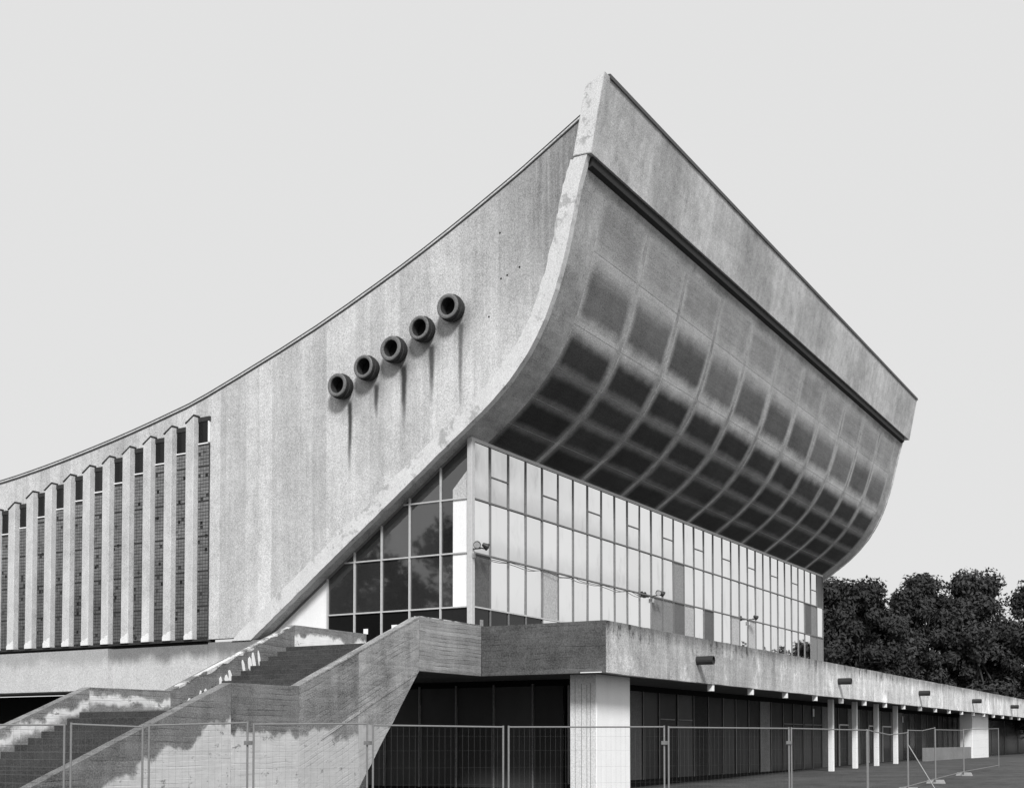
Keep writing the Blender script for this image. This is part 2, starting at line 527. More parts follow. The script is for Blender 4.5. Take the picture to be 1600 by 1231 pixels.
M_grey = concrete('grey_render', .24, .25, .15, 0, .25, 26)

# ------------------------------------------------------------------ the setting: ground
gm = MB()
def gz(x, y):
    t = max(0.0, min(1.0, (x - 34) / 50.0)); t = t * t * (3 - 2 * t)
    return .45 * t
xs = [-900, -200, -60, 0, 20, 34, 42, 50, 58, 66, 74, 84, 130, 300, 900]
ys = [-900, -300, -60, 0, 10, 16, 30, 60, 120, 300, 900]
gv = [(x, y, gz(x, y)) for y in ys for x in xs]
gf = [(j*len(xs)+i, j*len(xs)+i+1, (j+1)*len(xs)+i+1, (j+1)*len(xs)+i) for j in range(len(ys)-1) for i in range(len(xs)-1)]
g = part('ground', mesh('ground', gv, gf), M_ground)
g['kind'] = 'structure'

# ------------------------------------------------------------------ the arena
HALL = thing('arena_building', 'huge concrete sports arena with an upswept curved front and hanging roof', 'arena', (US, 17.0, 0))

# curved front shell: body behind the edge band
inner = []
def shell_poly(out=0.0, thick=.52, n=40, s0=0.0):
    S = [s0 + (PL[-1] - s0) * i / n for i in range(n + 1)]
    o = [prof_pt(s, out) for s in S]
    i_ = [prof_pt(s, -thick) for s in S]
    return o, i_
o_, i_ = shell_poly()
mb = MB()
nseg = 12
n1 = len(o_)
for k in range(nseg + 1):
    x = US + .26 + (UE - US - .26) * k / nseg
    mb.v += [(x, p.x, p.y) for p in o_]
    mb.v += [(x, p.x, p.y) for p in i_]
for k in range(nseg):
    a = k * 2 * n1; b = (k + 1) * 2 * n1
    for i in range(n1 - 1):
        mb.f.append((a+i, a+i+1, b+i+1, b+i))
        mb.f.append((a+n1+i, b+n1+i, b+n1+i+1, a+n1+i+1))
    mb.f.append((a, b, b+n1, a+n1)); mb.f.append((a+n1-1, a+2*n1-1, b+2*n1-1, b+n1-1))
for a in (0, nseg * 2 * n1):
    for i in range(n1 - 1): mb.f.append((a+i, a+n1+i, a+n1+i+1, a+i+1))
SHELL = part('front_shell', mb, M_shell, HALL)

# light edge bands at both ends of the shell
def clipz(pts, zmin):
    r = []
    for a, b in zip(pts[:-1], pts[1:]):
        if a.y < zmin <= b.y: r.append(a.lerp(b, (zmin - a.y) / (b.y - a.y)))
        if b.y >= zmin: r.append(b)
    return r
def band(x0, x1, seed):
    r = random.Random(seed)
    S = [-1.2 + (PL[-1] + 1.2) * i / 110 for i in range(111)]
    o2 = clipz([prof_pt(s, .012 + r.uniform(-.01, .008)) for s in S], 5.445)
    i2 = clipz([prof_pt(s, -.535 - .06 * r.random()) for s in S], 5.445)
    return poly_slab([(p.x, p.y) for p in o2 + i2[::-1]], x0, x1)
def poly_slab(poly, x0, x1):
    bm = bmesh.new()
    f = bm.faces.new([bm.verts.new((x0, a, b)) for a, b in poly])
    r = bmesh.ops.extrude_face_region(bm, geom=[f])
    for v in r['geom']:
        if isinstance(v, bmesh.types.BMVert): v.co.x = x1
    bmesh.ops.recalc_face_normals(bm, faces=bm.faces)
    bmesh.ops.triangulate(bm, faces=bm.faces)
    me = bpy.data.meshes.new('wall'); bm.to_mesh(me); bm.free()
    return me
part('edge_band', band(US, US + .258, 1), M_band, HALL)
part('edge_band', band(UE + .002, UE + .26, 2), M_band, HALL)

# dark mottled strip painting the shadow line where the band meets the side wall
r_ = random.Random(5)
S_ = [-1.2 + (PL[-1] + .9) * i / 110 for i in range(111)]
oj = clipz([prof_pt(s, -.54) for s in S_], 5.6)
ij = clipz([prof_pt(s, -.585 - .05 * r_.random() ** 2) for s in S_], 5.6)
part('edge_shadow_line', poly_slab([(p.x, p.y) for p in oj + ij[::-1]], WALL - .012, WALL + .02), M_edgeshade, HALL)
# shallow coffer panels of the shell, one object each
PITCHU = 3.655
#        from    to     soot  rib  low  high  fades
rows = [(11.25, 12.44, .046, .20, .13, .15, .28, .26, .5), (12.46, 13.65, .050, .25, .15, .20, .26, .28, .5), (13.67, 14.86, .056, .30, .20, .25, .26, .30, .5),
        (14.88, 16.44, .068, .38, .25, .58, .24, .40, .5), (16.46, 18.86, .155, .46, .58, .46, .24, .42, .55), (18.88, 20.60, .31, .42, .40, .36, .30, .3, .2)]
for ri, (s0, s1, dk, rb, lo, hi, fl, fh, vy) in enumerate(rows):
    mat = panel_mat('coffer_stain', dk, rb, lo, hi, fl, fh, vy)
    nu, ns = 2, 8
    wid = PITCHU - .26
    vs, fs, uv = [], [], []
    for j in range(ns + 1):
        s = s0 + (s1 - s0) * j / ns
        p = prof_pt(min(s, PL[-1] - .02), .004)
        for i in range(nu + 1):
            vs.append((wid * i / nu - wid / 2, p.x, p.y)); uv.append((i / nu, j / ns))
    for j in range(ns):
        for i in range(nu):
            a = j * (nu + 1) + i
            fs.append((a, a+1, a+nu+2, a+nu+1))
    # rim back to the shell
    ring = [i for i in range(nu+1)] + [(j+1)*(nu+1)-1 for j in range(1, ns+1)] + [ns*(nu+1)+i for i in reversed(range(nu))] + [j*(nu+1) for j in reversed(range(1, ns))]
    base = len(vs)
    for q in ring:
        x, y, z = vs[q]
        j = q // (nu + 1); s = s0 + (s1 - s0) * j / ns
        p = prof_pt(min(s, PL[-1] - .02), -.02)
        vs.append((x, p.x, p.y)); uv.append(uv[q])
    for i in range(len(ring)):
        j = (i + 1) % len(ring)
        fs.append((ring[i], base + i, base + j, ring[j]))
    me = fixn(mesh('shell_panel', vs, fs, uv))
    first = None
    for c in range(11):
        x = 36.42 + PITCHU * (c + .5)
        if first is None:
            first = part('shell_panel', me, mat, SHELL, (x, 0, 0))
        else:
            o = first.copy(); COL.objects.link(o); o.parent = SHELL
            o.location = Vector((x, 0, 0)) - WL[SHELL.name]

# fascia, its end, the groove below, flashings
fp = [(17.51, 20.38), (17.02, 22.86), (17.71, 22.61), (18.16, 20.42)]
part('fascia', lump(fixn(MB().prism(fp, 'x', US - .012, UE + .9).me('fascia')), .01, 1.1), M_fascia, HALL)
part('fascia_end_face', MB().prism([(17.535, 20.40), (17.05, 22.83), (17.69, 22.59), (18.12, 20.44)], 'x', US - .022, US - .0125), M_band, HALL)
part('edge_band_neck', MB().prism([(17.765, 20.10), (17.66, 20.372), (18.14, 20.372), (18.29, 20.10)], 'x', US + .006, US + .24), M_band, HALL)
part('groove_shade_fill', MB().prism([(17.62, 20.10), (17.60, 20.377), (18.2, 20.377), (18.2, 20.05), (17.80, 20.02)], 'x', US + .26, UE - .01), M_dark, HALL)  # dark fill: recess shade put into the colour, along with black bitumen
part('fascia_flashing', MB().prism([(16.98, 22.80), (16.99, 22.95), (17.06, 22.97), (17.80, 22.70), (17.80, 22.63), (17.08, 22.88)], 'x', US + .35, UE + 1.0), M_flash, HALL)

# side wall
poly = [(p.x, p.y) for p in RF]                    # from far to the peak
S = [PL[-1] * i / 40 for i in range(41)]
lowr = [(prof_pt(s, -.30).x, prof_pt(s, -.30).y) for s in reversed(S)]
lowr = [q for q in lowr if q[1] > 5.58]
poly = poly + lowr + [(31.6, 5.58), (62, 5.58)]
part('side_wall', poly_slab(poly, WALL, WALL + .35), M_side, HALL)
part('side_wall', poly_slab(poly, UE - .45, UE - .1), M_side, HALL)
# roof sheet and its dark metal edge
mb = MB(); n = len(RF)
for x in (WALL + .06, UE - .15):
    mb.v += [(x, p.x, p.y - .03) for p in RF] + [(x, p.x, p.y - .33) for p in RF]
for i in range(n - 1):
    mb.f += [(i, i+1, 2*n+i+1, 2*n+i), (n+i, 3*n+i, 3*n+i+1, n+i+1), (i, n+i, n+i+1, i+1), (2*n+i, 2*n+i+1, 3*n+i+1, 3*n+i)]
mb.f += [(0, 2*n, 3*n, n), (n-1, 2*n-1, 4*n-1, 3*n-1)]
part('roof', mb, M_roof, HALL)
def strip_along(pts, x0, x1, lo, hi):
    m = MB(); n = len(pts)
    for x in (x0, x1):
        m.v += [(x, p.x, p.y + lo) for p in pts] + [(x, p.x, p.y + hi) for p in pts]
    for i in range(n - 1):
        m.f += [(i, i+1, n+i+1, n+i), (2*n+i, 3*n+i, 3*n+i+1, 2*n+i+1), (i, 2*n+i, 2*n+i+1, i+1), (n+i, n+i+1, 3*n+i+1, 3*n+i)]
    m.f += [(0, n, 3*n, 2*n), (n-1, 3*n-1, 4*n-1, 2*n-1)]
    return m
part('roof_flashing', strip_along(RF, WALL - .035, WALL + .10, -.02, .03), M_flash, HALL)
part('roof_coping', strip_along(RF, WALL - .03, WALL + .30, .033, .10), M_pil, HALL)
part('roof_flashing', strip_along(RF, WALL - .05, WALL + .32, .104, .128), M_flash, HALL)

# vent tubes
for i, (v, z) in enumerate(VENTS):
    k = 1 + rnd.uniform(-.05, .05)
    ring = MB().lathe_x([(.46, .41*k), (.26, .41*k), (.24, .455*k), (.10, .46*k), (.08, .405*k), (.07, .43*k), (-.06, .43*k), (-.06, .29), (.30, .285), (.46, .28)], 34.60, v, z)
    p = part('vent_tube', lump(fixn(ring.me('vent_tube')), .012, 2.5, i), M_ventdark, HALL)
    part('rim', lump(fixn(MB().lathe_x([(-.055, .428*k), (-.09, .41*k), (-.10, .36), (-.088, .305), (-.05, .288)], 34.60, v, z).me('rim')), .01, 2.5, i), M_vent, p)
    part('tube_back', MB().lathe_x([(.26, .0), (.26, .289), (.33, .289)], 34.60, v, z), M_hole, p)

# small anchor holes left in the side wall
for v, z in ((20.98, 17.05), (20.74, 17.12), (20.27, 17.30), (21.45, 15.85), (21.02, 18.6), (33.05, 13.9)):
    part('anchor_hole', MB().tube((WALL - .004, v, z), (WALL + .02, v, z), .035, 8), M_hole if v < 30 else M_foot, HALL)
# pilasters and glass block bays
PV0, PP = 35.0, 1.155
for i in range(-0, 13):
    vl = PV0 + PP * i                 # left (far) edge of the face
    vr = vl - .41
    zt = 14.2 - .262 * i - .006 * i * (i - 4) * -1 * .5 if i < 9 else 14.2 - .262 * 9 + .05 * 0 - .18 * (i - 9)
    zt = max(zt, 11.4)
    z0 = 5.58
    m = MB().prism([(vl, z0), (vr, z0), (vr, zt), (vl, zt - .27)], 'x', 34.66, 34.985)
    p = part('pilaster', fixn(lump(m.me('pilaster'), .012, 2.0, i), .015), M_pil, HALL)
    part('pilaster_cap', MB().prism([(vl + .02, zt - .262), (vr - .03, zt + .015), (vr - .03, zt + .055), (vl + .02, zt - .222)], 'x', 34.63, 34.99), M_flash, p)
    h = .28 + .14 * rnd.random()
    part('foot_patch', MB().prism([(vl + .004, z0 + .004), (vr - .004, z0 + .004), (vr - .004, z0 + h), (vr + .13, z0 + h * .9), (vr + .22, z0 + h * .62), (vl - .1, z0 + h * .7), (vl + .004, z0 + h * .45)], 'x', 34.652, 34.70), M_foot, p)
    # bay on the near side of this pilaster
    b0 = vr - .004
    b1 = (vr - .745 + .004) if i else 34.02
    zb = zt - .09
    bay = part('glass_block_bay', MB().box(34.93, 34.978, b1, b0, 5.62, zb - .98), M_mortar_shade, HALL)
    mm = MB()
    nx = max(4, int((b0 - b1) / .128)); w = (b0 - b1) / nx
    zz = 5.66; row = 0
    while zz + .125 < zb - 1.0:
        if row % 10 == 9: zz += .05
        for k in range(nx):
            if rnd.random() < .02: continue
            a = b1 + w * k + .012; b = b1 + w * (k + 1) - .012
            x = 34.912 + rnd.uniform(-.004, .004); c0, c1 = zz + .011, zz + .12
            mm.quad((x, a, c0), (x, a, c1), (x, b, c1), (x, b, c0))
            mm.quad((x, a, c0), (x, b, c0), (34.93, b, c0), (34.93, a, c0))
            mm.quad((x, a, c1), (34.93, a, c1), (34.93, b, c1), (x, b, c1))
            mm.quad((x, a, c0), (34.93, a, c0), (34.93, a, c1), (x, a, c1))
        zz += .13; row += 1
    part('glass_blocks', mesh('glass_blocks', mm.v, mm.f), M_block, bay, kind='stuff')
    wt, wb = zb - .12, zb - .94
    part('lintel', MB().box(34.90, 34.977, b1 - .03, b0, wt + .004, zb + .06), M_mortar_shade, HALL)
    wfr = MB().box(34.90, 34.975, b1, b1 + .05, wb, wt).box(34.90, 34.975, b1 + .052, b0, wb - .05, wb)
    wf = part('window_frame', wfr, M_white, HALL)
    part('pane', MB().box(34.93, 34.95, b1 + .052, b0, wb + .003, wt), M_bglass, wf)

# ledge and gap, dark tones painting the shade under the bays; plinth
part('ledge', MB().box(34.72, 35.3, 33.98, 62, 5.50, 5.576), M_mortar_shade, HALL)
part('ledge_gap', MB().box(34.98, 35.3, 33.98, 62, 5.38, 5.498), M_dark, HALL)
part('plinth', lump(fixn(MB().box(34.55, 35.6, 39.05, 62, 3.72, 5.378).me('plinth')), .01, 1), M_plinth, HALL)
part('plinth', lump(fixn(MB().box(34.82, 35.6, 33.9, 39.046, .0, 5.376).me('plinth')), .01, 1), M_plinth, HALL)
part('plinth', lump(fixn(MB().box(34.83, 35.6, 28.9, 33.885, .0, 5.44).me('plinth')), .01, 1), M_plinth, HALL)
part('undercroft_wall', MB().box(37.5, 37.8, 39, 62, 0, 3.7), M_hole, HALL)
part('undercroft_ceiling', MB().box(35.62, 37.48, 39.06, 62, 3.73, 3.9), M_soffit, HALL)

# ---- lobby glazing, long front
NP, TERR = 33, 4.55
PW = (76.62 - UG) / NP
FG = part('glass_front', MB().box(UG - .05, 76.68, VG - .03, VG + .08, under_z(VG) - .10, under_z(VG) + .03)
          .box(UG - .05, 76.68, VG - .05, VG + .1, TERR, TERR + .12), M_alulight, HALL)
ztop = under_z(VG) - .10
ZR = [TERR + .12, 6.26, 8.11, 9.97, ztop]      # sill, door head, transom, transom, top
def pane_mesh(w, h, t=.012):
    return fixn(MB().box(-w/2, w/2, 0, t, -h/2, h/2).me('pane'))
pm = {}
dark_set = {(1,0):'D', (1,4):'L', (1,12):'M', (1,13):'M', (1,14):'D', (2,14):'M', (1,15):'L', (1,17):'D', (1,20):'L', (1,22):'L',
            (2,30):'D', (2,31):'M', (1,31):'M', (1,32):'M', (3,32):'D'}  # last top pane: a dark reflection painted in with the board colour
first_p = {}
for c in range(NP):
    for r in range(4):
        key = dark_set.get((r, c), 'W')
        if r == 0: key = 'K' if c < 4 else ('L' if c % 5 == 0 else 'W')
        z0, z1 = ZR[r], ZR[r+1]
        mt = {'W': M_mirror, 'D': M_paneD, 'M': M_boardM, 'L': M_boardL, 'K': M_bglass}[key]
        kk = (r, key)
        x = UG + PW * (c + .5)
        loc = Vector((x, VG + .004 + (.004 if key != 'W' else 0), (z0 + z1) / 2))
        if kk not in first_p:
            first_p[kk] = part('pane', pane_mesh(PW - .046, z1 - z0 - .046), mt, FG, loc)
            o = first_p[kk]
        else:
            o = first_p[kk].copy(); COL.objects.link(o); o.parent = FG; o.location = loc - WL[FG.name]
        if key == 'W': o.rotation_euler = (R(rnd.uniform(-.35, .35)), 0, R(rnd.uniform(-.4, .4)))
mull = fixn(MB().box(-.028, .028, -.034, .06, TERR + .12, ztop).me('mullion'))
m0 = None
for c in range(1, NP + 1):
    loc = Vector((UG + PW * c, VG, 0))
    if m0 is None: m0 = part('mullion', mull, M_alu, FG, loc)
    else:
        o = m0.copy(); COL.objects.link(o); o.parent = FG; o.location = loc - WL[FG.name]
for k, z in enumerate(ZR[1:4]):
    part('transom', MB().box(UG + .12, 76.6, VG - .046, VG - .0345, z - .026, z + .026), M_alu if k else M_alulight, FG)
vb = fixn(MB().box(-PW/2 + .03, PW/2 - .03, -.03, -.01, -.022, .022).me('vent_bar'))
m0 = None
for c in range(1, NP, 3):
    loc = Vector((UG + PW * (c + .5), VG, 10.62 + .28))
    if m0 is None: m0 = part('vent_bar', vb, M_alu, FG, loc)
    else:
        o = m0.copy(); COL.objects.link(o); o.parent = FG; o.location = loc - WL[FG.name]
part('corner_post', fixn(MB().box(UG - .10, UG + .10, VG - .10, VG + .10, TERR, under_z(VG) - .02).me('post'), .01), M_alulight, HALL)

# ---- lobby glazing, stair side
SGV = [22.58, 24.48 - 1.07, 24.48, 26.21, 27.41, 28.64]
SGV = [22.58, 23.55, 24.75, 26.05, 27.35, 28.64]
def mull_v(x_px_v): return x_px_v
SGV = [VG + .1, 23.41, 24.48, 26.21, 27.41, 28.64]
SGV = [VG + .1, 23.70, 25.0, 26.21, 27.41, 28.64]
SG = part('glass_side', MB().box(UG - .05, UG + .07, VG + .1, 28.64, TERR, TERR + .12), M_alulight, HALL)
def clip_poly(v0, v1, z0, z1):
    """pane between two mullions cut by the sloping shell underside"""
    top = lambda v: under_z(v) - .10
    pts = [(v0, z0), (v1, z0)] if top(v1) > z0 else None
    if pts is None:
        # find where the underside meets z0
        vv = v0
        while vv < v1 and top(vv) > z0: vv += .01
        if vv - v0 < .05: return None
        pts = [(v0, z0), (vv, z0)]
        v1 = vv
    k = 8; up = []
    for i in range(k + 1):
        v = v1 + (v0 - v1) * i / k
        up.append((v, min(z1, top(v))))
    return pts + [p for p in up if p[1] > z0 + .02]
for k in range(5):
    v0, v1 = SGV[k] + .025, SGV[k+1] - .025
    for r in range(4):
        if k == 0 and r in (1, 2): v0_ = 23.22
        else: v0_ = v0
        p = clip_poly(v0_, v1, ZR[r] + .025, ZR[r+1] - .025 if r < 3 else 30)
        if p: part('pane', MB().prism(p, 'x', UG + .01, UG + .022), M_bglass if r == 0 else M_dglass, SG)
        if k == 0 and r in (1, 2):
            p = clip_poly(v0, 23.215, ZR[r] + .025, (ZR[r+1] - .025) if r < 3 else 11.3)
            part('white_panel', MB().prism(p, 'x', UG + .008, UG + .024), M_pier, SG)
        if k == 0 and r == 3:
            part('board', MB().prism([(v0 + .005, ZR[3] + .03), (23.22, ZR[3] + .03), (23.22, ZR[3] + .34), (v0 + .005, ZR[3] + .98)], 'x', UG + .002, UG + .009), M_boardL, SG)
for v in SGV[1:]:
    part('mullion', MB().box(UG - .06, UG + .05, v - .026, v + .026, TERR + .12, under_z(v) - .05), M_alulight, SG)
for r, z in enumerate(ZR[1:4]):
    vv = VG + .1
    while vv < 28.6 and under_z(vv) - .1 > z: vv += .02
    part('transom', MB().box(UG - .045, UG + .045, VG + .1, vv, z - .024, z + .024), M_alulight, SG)
# pale solid wall closing the wedge below the shell beyond the side glass
vs = [28.67 + (31.7 - 28.67) * i / 10 for i in range(11)]
part('wedge_wall', MB().prism([(vs[0], TERR - .3)] + [(v, max(TERR - .2, under_z(v) - .02)) for v in vs] + [(31.7, TERR - .3)], 'x', UG, UG + .25), M_pier, HALL)
# head trim that follows the shell above the side glass
vs = [VG + .12 + (31.4 - VG - .12) * i / 16 for i in range(17)]
part('head_trim', MB().prism([(v, under_z(v) + .03) for v in vs] + [(v, under_z(v) - .10) for v in reversed(vs)], 'x', UG - .03, UG + .09), M_alu, HALL)
part('lobby_back_wall', MB().box(UG + .12, 77, 33, 33.3, 4, 12), M_hole, HALL)
part('end_wall', MB().box(76.9, 77.2, VG + .3, 60, 0, 12), M_grey, HALL)

# ------------------------------------------------------------------ terrace (podium)
TER = thing('terrace', 'raised concrete terrace with a heavy parapet running along the arena front', 'terrace', (32.69, 16.015, 0))
TB, TT = 3.70, 5.235
FU = 150.0
joints = [32.69, 35.6, 39.67, 47.97, 56.6, 65.75, 73.9, 82.25, 91, 100, 110, 121, 133, FU]
for i in range(len(joints) - 1):
    a, b = joints[i] + (.018 if i else 0), joints[i+1] - .018
    m = MB()
    k = max(2, int((b - a) / 1.0))
    pts_t = [(a + (b - a) * j / k, TT + rnd.uniform(-.012, .012)) for j in range(k + 1)]
    pts_b = [(a + (b - a) * j / k, TB + rnd.uniform(-.015, .010)) for j in range(k + 1)]
    m.prism(pts_t + pts_b[::-1], 'y', 16.015, 16.29)
    part('parapet_panel', m, M_par, TER)
part('parapet_return', lump(fixn(MB().box(32.692, 32.97, 16.292, 20.30, TB + .002, TT + .01).me('p')), .008, 2), M_pardark, TER)
part('parapet_return_face', MB().box(32.68, 32.6905, 16.02, 20.297, TB + .004, TT + .004), M_pardark, TER)
part('landing_parapet', lump(fixn(MB().box(29.305, 32.66, 20.30, 20.58, TB, TT + .022).me('p')), .010, 2), M_parmid, TER)
part('parapet_edge', MB().prism([(29.31, TT + .03), (32.6, TT + .03), (32.6, TT + .05), (30.2, TT + .055), (29.31, TT + .05)], 'y', 20.31, 20.5), M_coping, TER)
part('terrace_floor', MB().box(32.98, FU, 16.30, VG - .12, 4.30, TERR), M_grey, TER)
part('landing_floor', MB().box(29.38, UG - .12, 20.59, 24.99, 4.30, TERR - .004).box(33.02, UG - .01, 25.0, 28.6, 4.30, TERR - .004), M_grey, TER)
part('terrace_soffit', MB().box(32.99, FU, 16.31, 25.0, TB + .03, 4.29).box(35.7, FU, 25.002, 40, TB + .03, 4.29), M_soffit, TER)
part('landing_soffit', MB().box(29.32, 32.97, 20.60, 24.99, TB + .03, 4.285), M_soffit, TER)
part('edge_strip', MB().box(32.66, 32.679, 16.15, 16.85, TB + .005, TB + .03), M_paint, TER)
# beam stubs under the parapet on the column grid
st = fixn(MB().box(-.09, .09, -.10, .10, 3.45, TB + .025).me('beam_stub'), .01)
first = None
for k in range(20):
    x = 41.35 + 4.13 * k
    if first is None: first = part('beam_stub', st, M_paint, TER, (x, 16.15, 0))
    else:
        o = first.copy(); COL.objects.link(o); o.parent = TER; o.location = Vector((x, 16.15, 0)) - WL[TER.name]
# rain spouts
def spout():
    m = MB(); n = 16
    prof = [(.02, .15), (-.60, .15), (-.605, .13), (-.60, .115), (.0, .115)]
    for k in range(n):
        t = 2 * math.pi * k / n
        for dy, r in prof: m.v.append((r * math.cos(t), dy, r * math.sin(t)))
    q = len(prof)
    for k in range(n):
        k2 = (k + 1) % n
        for a in range(q - 1): m.f.append((k*q+a, k2*q+a, k2*q+a+1, k*q+a+1))
    m.f.append(tuple(k*q + q - 1 for k in range(n)))
    return fixn(m.me('rain_spout'))
sp = spout(); first = None
for x in (39.75, 56.99, 73.6, 90.0, 106.5):
    if first is None: first = part('rain_spout', sp, M_black, TER, (x, 16.015, 4.44))
    else:
        o = first.copy(); COL.objects.link(o); o.parent = TER; o.location = Vector((x, 16.015, 4.44)) - WL[TER.name]
# big white pier at the corner
part('pier', fixn(MB().box(33.63, 36.02, 16.8, 17.7, -.1, TB + .028).me('pier'), .015), M_pier, TER)
part('pier_side_face', MB().box(33.618, 33.628, 16.82, 17.69, -.1, TB + .02), M_pierside, TER)
for v in (17.0, 17.12, 17.3, 17.52): part('pier_groove', MB().box(33.612, 33.617, v - .006, v + .006, -.1, TB - rnd.uniform(.1, .5)), M_alu, TER)
part('pier', fixn(MB().box(94.9, 101.5, 16.9, 17.8, .3, TB + .026).me('pier'), .03), M_pier, TER)
cm = fixn(MB().box(-.11, .11, -.13, .13, 0, TB + .024).me('column'), .02); first = None
for k, x in enumerate((59.85, 64.15, 68.5, 72.85)):
    if first is None: first = part('column', cm, M_pier, TER, (x, 17.2, 0))
    else:
        o = first.copy(); COL.objects.link(o); o.parent = TER; o.location = Vector((x, 17.2, 0)) - WL[TER.name]
# lower floor glazing below the terrace
LG = part('lower_glazing', MB().box(36.0, 150, 19.06, 19.2, 3.52, TB + .027).box(36.0, 150, 19.06, 19.2, -.1, .28).box(36.0, 150, 19.14, 19.18, .28, 3.52), M_hole, TER)
mu = [41.98,43.44,45.23,46.88,48.48,50.17,51.72,53.35,54.9,56.42,58.21,59.8,61.4,63.0,64.66,66.44,67.67,69.59,71.0,72.43,73.9,75.19,77.18,79.43,81.1,82.86,84.67,86.4,88.2,90,91.8,93.6,95.4,97.2,99,101,105,110,116,123,131,140]
allmu = [36.05, 37.6, 39.1, 40.5] + mu
lm = fixn(MB().box(-.028, .028, -.03, .0, .28, 3.52).me('mullion')); first = None
for x in allmu:
    if first is None: first = part('mullion', lm, M_alu, LG, (x, 19.06, 0))
    else:
        o = first.copy(); COL.objects.link(o); o.parent = LG; o.location = Vector((x, 19.06, 0)) - WL[LG.name]
solid = {(54.9,56.42): M_grey, (64.66,66.44): M_grey, (69.59,71.0): M_grey, (71.0,72.43): M_grey, (75.19,77.18): M_grey, (79.43,81.1): M_grey, (81.1,82.86): M_grey, (40.5,41.98): M_paneD, (46.88,48.48): M_ventdark, (86.4,88.2): M_ventdark, (90,91.8): M_ventdark}
for a, b in zip(allmu[:-1], allmu[1:]):
    mt = solid.get((a, b), M_lglass)
    part('wall_panel' if mt is M_grey else 'pane', MB().box(a + .04, b - .04, 19.08, 19.10, .285, 3.515), mt, LG)
for a, b in ((67.67,69.59),(73.9,75.19),(77.18,79.43)):
    f = part('window_frame', MB().box(a + .04, b - .04, 18.99, 19.05, 2.55, 2.62).box(a + .04, a + .12, 18.99, 19.05, .3, 2.55), M_white, LG)
for a in (43.44, 45.23, 58.21, 59.8, 61.4, 63.0): part('transom', MB().box(a + .04, a + 1.4, 19.0, 19.05, 2.5, 2.55), M_grey, LG)
LS = part('lower_side_glazing', MB().box(36.06, 36.2, 19.22, 31, 3.52, TB + .026).box(36.06, 36.2, 19.22, 31, -.1, .12), M_hole, TER)
for v in (20.36, 21.885, 23.41, 24.94, 26.46, 28.0):
    part('mullion', MB().box(35.98, 36.055, v - .02, v + .02, .1, 3.6), M_grey, LS)
vv = [19.22, 20.36, 21.885, 23.41, 24.94, 26.46, 28.0, 31]
for a, b in zip(vv[:-1], vv[1:]): part('pane', MB().box(36.07, 36.09, a + .022, b - .022, .12, 3.52), M_lglass, LS)
part('plinth_kerb', MB().box(80, 94.85, 17.0, 17.25, .3, 1.27), M_grey, TER)

# ------------------------------------------------------------------ outdoor staircase
STA = thing('staircase', 'wide outdoor concrete staircase with solid side walls and peeling white paint', 'staircase', (22, 20.3, 0))
def wall_piece(poly, y0, y1, mat, seed, cut=.45, name='side_wall'):
    """subdivide the outline so that its edges are a little uneven"""
    pts = []
    for i in range(len(poly)):
        a, b = Vector(poly[i]), Vector(poly[(i+1) % len(poly)])
        k = max(1, int((b - a).length / cut))
        pts += [tuple(a.lerp(b, j / k)) for j in range(k)]
    return part(name, lump(fixn(MB().prism(pts, 'y', y0, y1).me('side_wall')), .012, 1.7, seed), mat, STA)
gp = .012
zl = lambda u: 3.07 + (u - 24.05) * (5.255 - 3.07) / (29.29 - 24.05)
zb_ = lambda u: 3.7 - (29.29 - u) / .86
wall_piece([(15.9, .72), (15.9, -.1), (21.63 - gp, -.1), (21.63 - gp, 3.06)], 20.3, 20.6, M_nearA, 1)
wall_piece([(21.63, 3.06), (21.63, -.1), (24.05 - gp, -.1), (24.05 - gp, 3.07)], 20.3, 20.6, M_nearB, 2)
wall_piece([(24.05, 3.075), (24.05, -.1), (26.1, -.1), (26.48 - gp, zb_(26.48)), (26.48 - gp, zl(26.48))], 20.3, 20.6, M_nearC, 3)
wall_piece([(26.48, zl(26.48)), (26.48, zb_(26.48)), (29.285, 3.695), (29.285, 5.255)], 20.3, 20.6, M_nearD, 4)
# slanting rib cast on the near wall, from the landing corner down to the ground
part('string_course', MB().prism([(29.2, 3.70), (29.2, 3.62), (24.9, 1.72), (24.9, 1.80)], 'y', 20.285, 20.2995), M_nearD, STA)
wall_piece([(15.9, .72), (15.9, -.1), (21.55 - gp, -.1), (21.55 - gp, 3.04)], 25.0, 25.3, M_farA, 5)
wall_piece([(21.55, 3.05), (21.55, -.1), (24.3 - gp, -.1), (24.3 - gp, 3.055)], 25.0, 25.3, M_farB, 6)
zf = lambda u: 3.06 + (u - 24.3) * (5.25 - 3.06) / (29.4 - 24.3)
wall_piece([(24.3, 3.06), (24.3, -.1), (29.4 - gp, -.1), (29.4 - gp, 5.25)], 25.0, 25.3, M_farC, 7)
wall_piece([(29.4, 5.25), (29.4, -.1), (33.0, -.1), (33.0, 5.25)], 25.0, 25.3, M_farD, 8)
# worn light edge on the sloping tops
for (a, za, b, zbb, y) in ((24.6, zf(24.6), 29.2, zf(29.2), 24.99), (24.3, zl(24.3), 29.2, zl(29.2), 20.29)):
    m = MB(); k = 22; pts = []
    for j in range(k + 1):
        u = a + (b - a) * j / k
        pts.append((u, za + (zbb - za) * j / k + .018))
    low = [(u, z - .022 - (.11 * rnd.random() ** 2.5 if y > 22 else .02)) for u, z in pts]
    part('worn_edge', MB().prism(pts + low[::-1], 'y', y, y + .2), M_coping if y > 22 else M_parmid, STA)
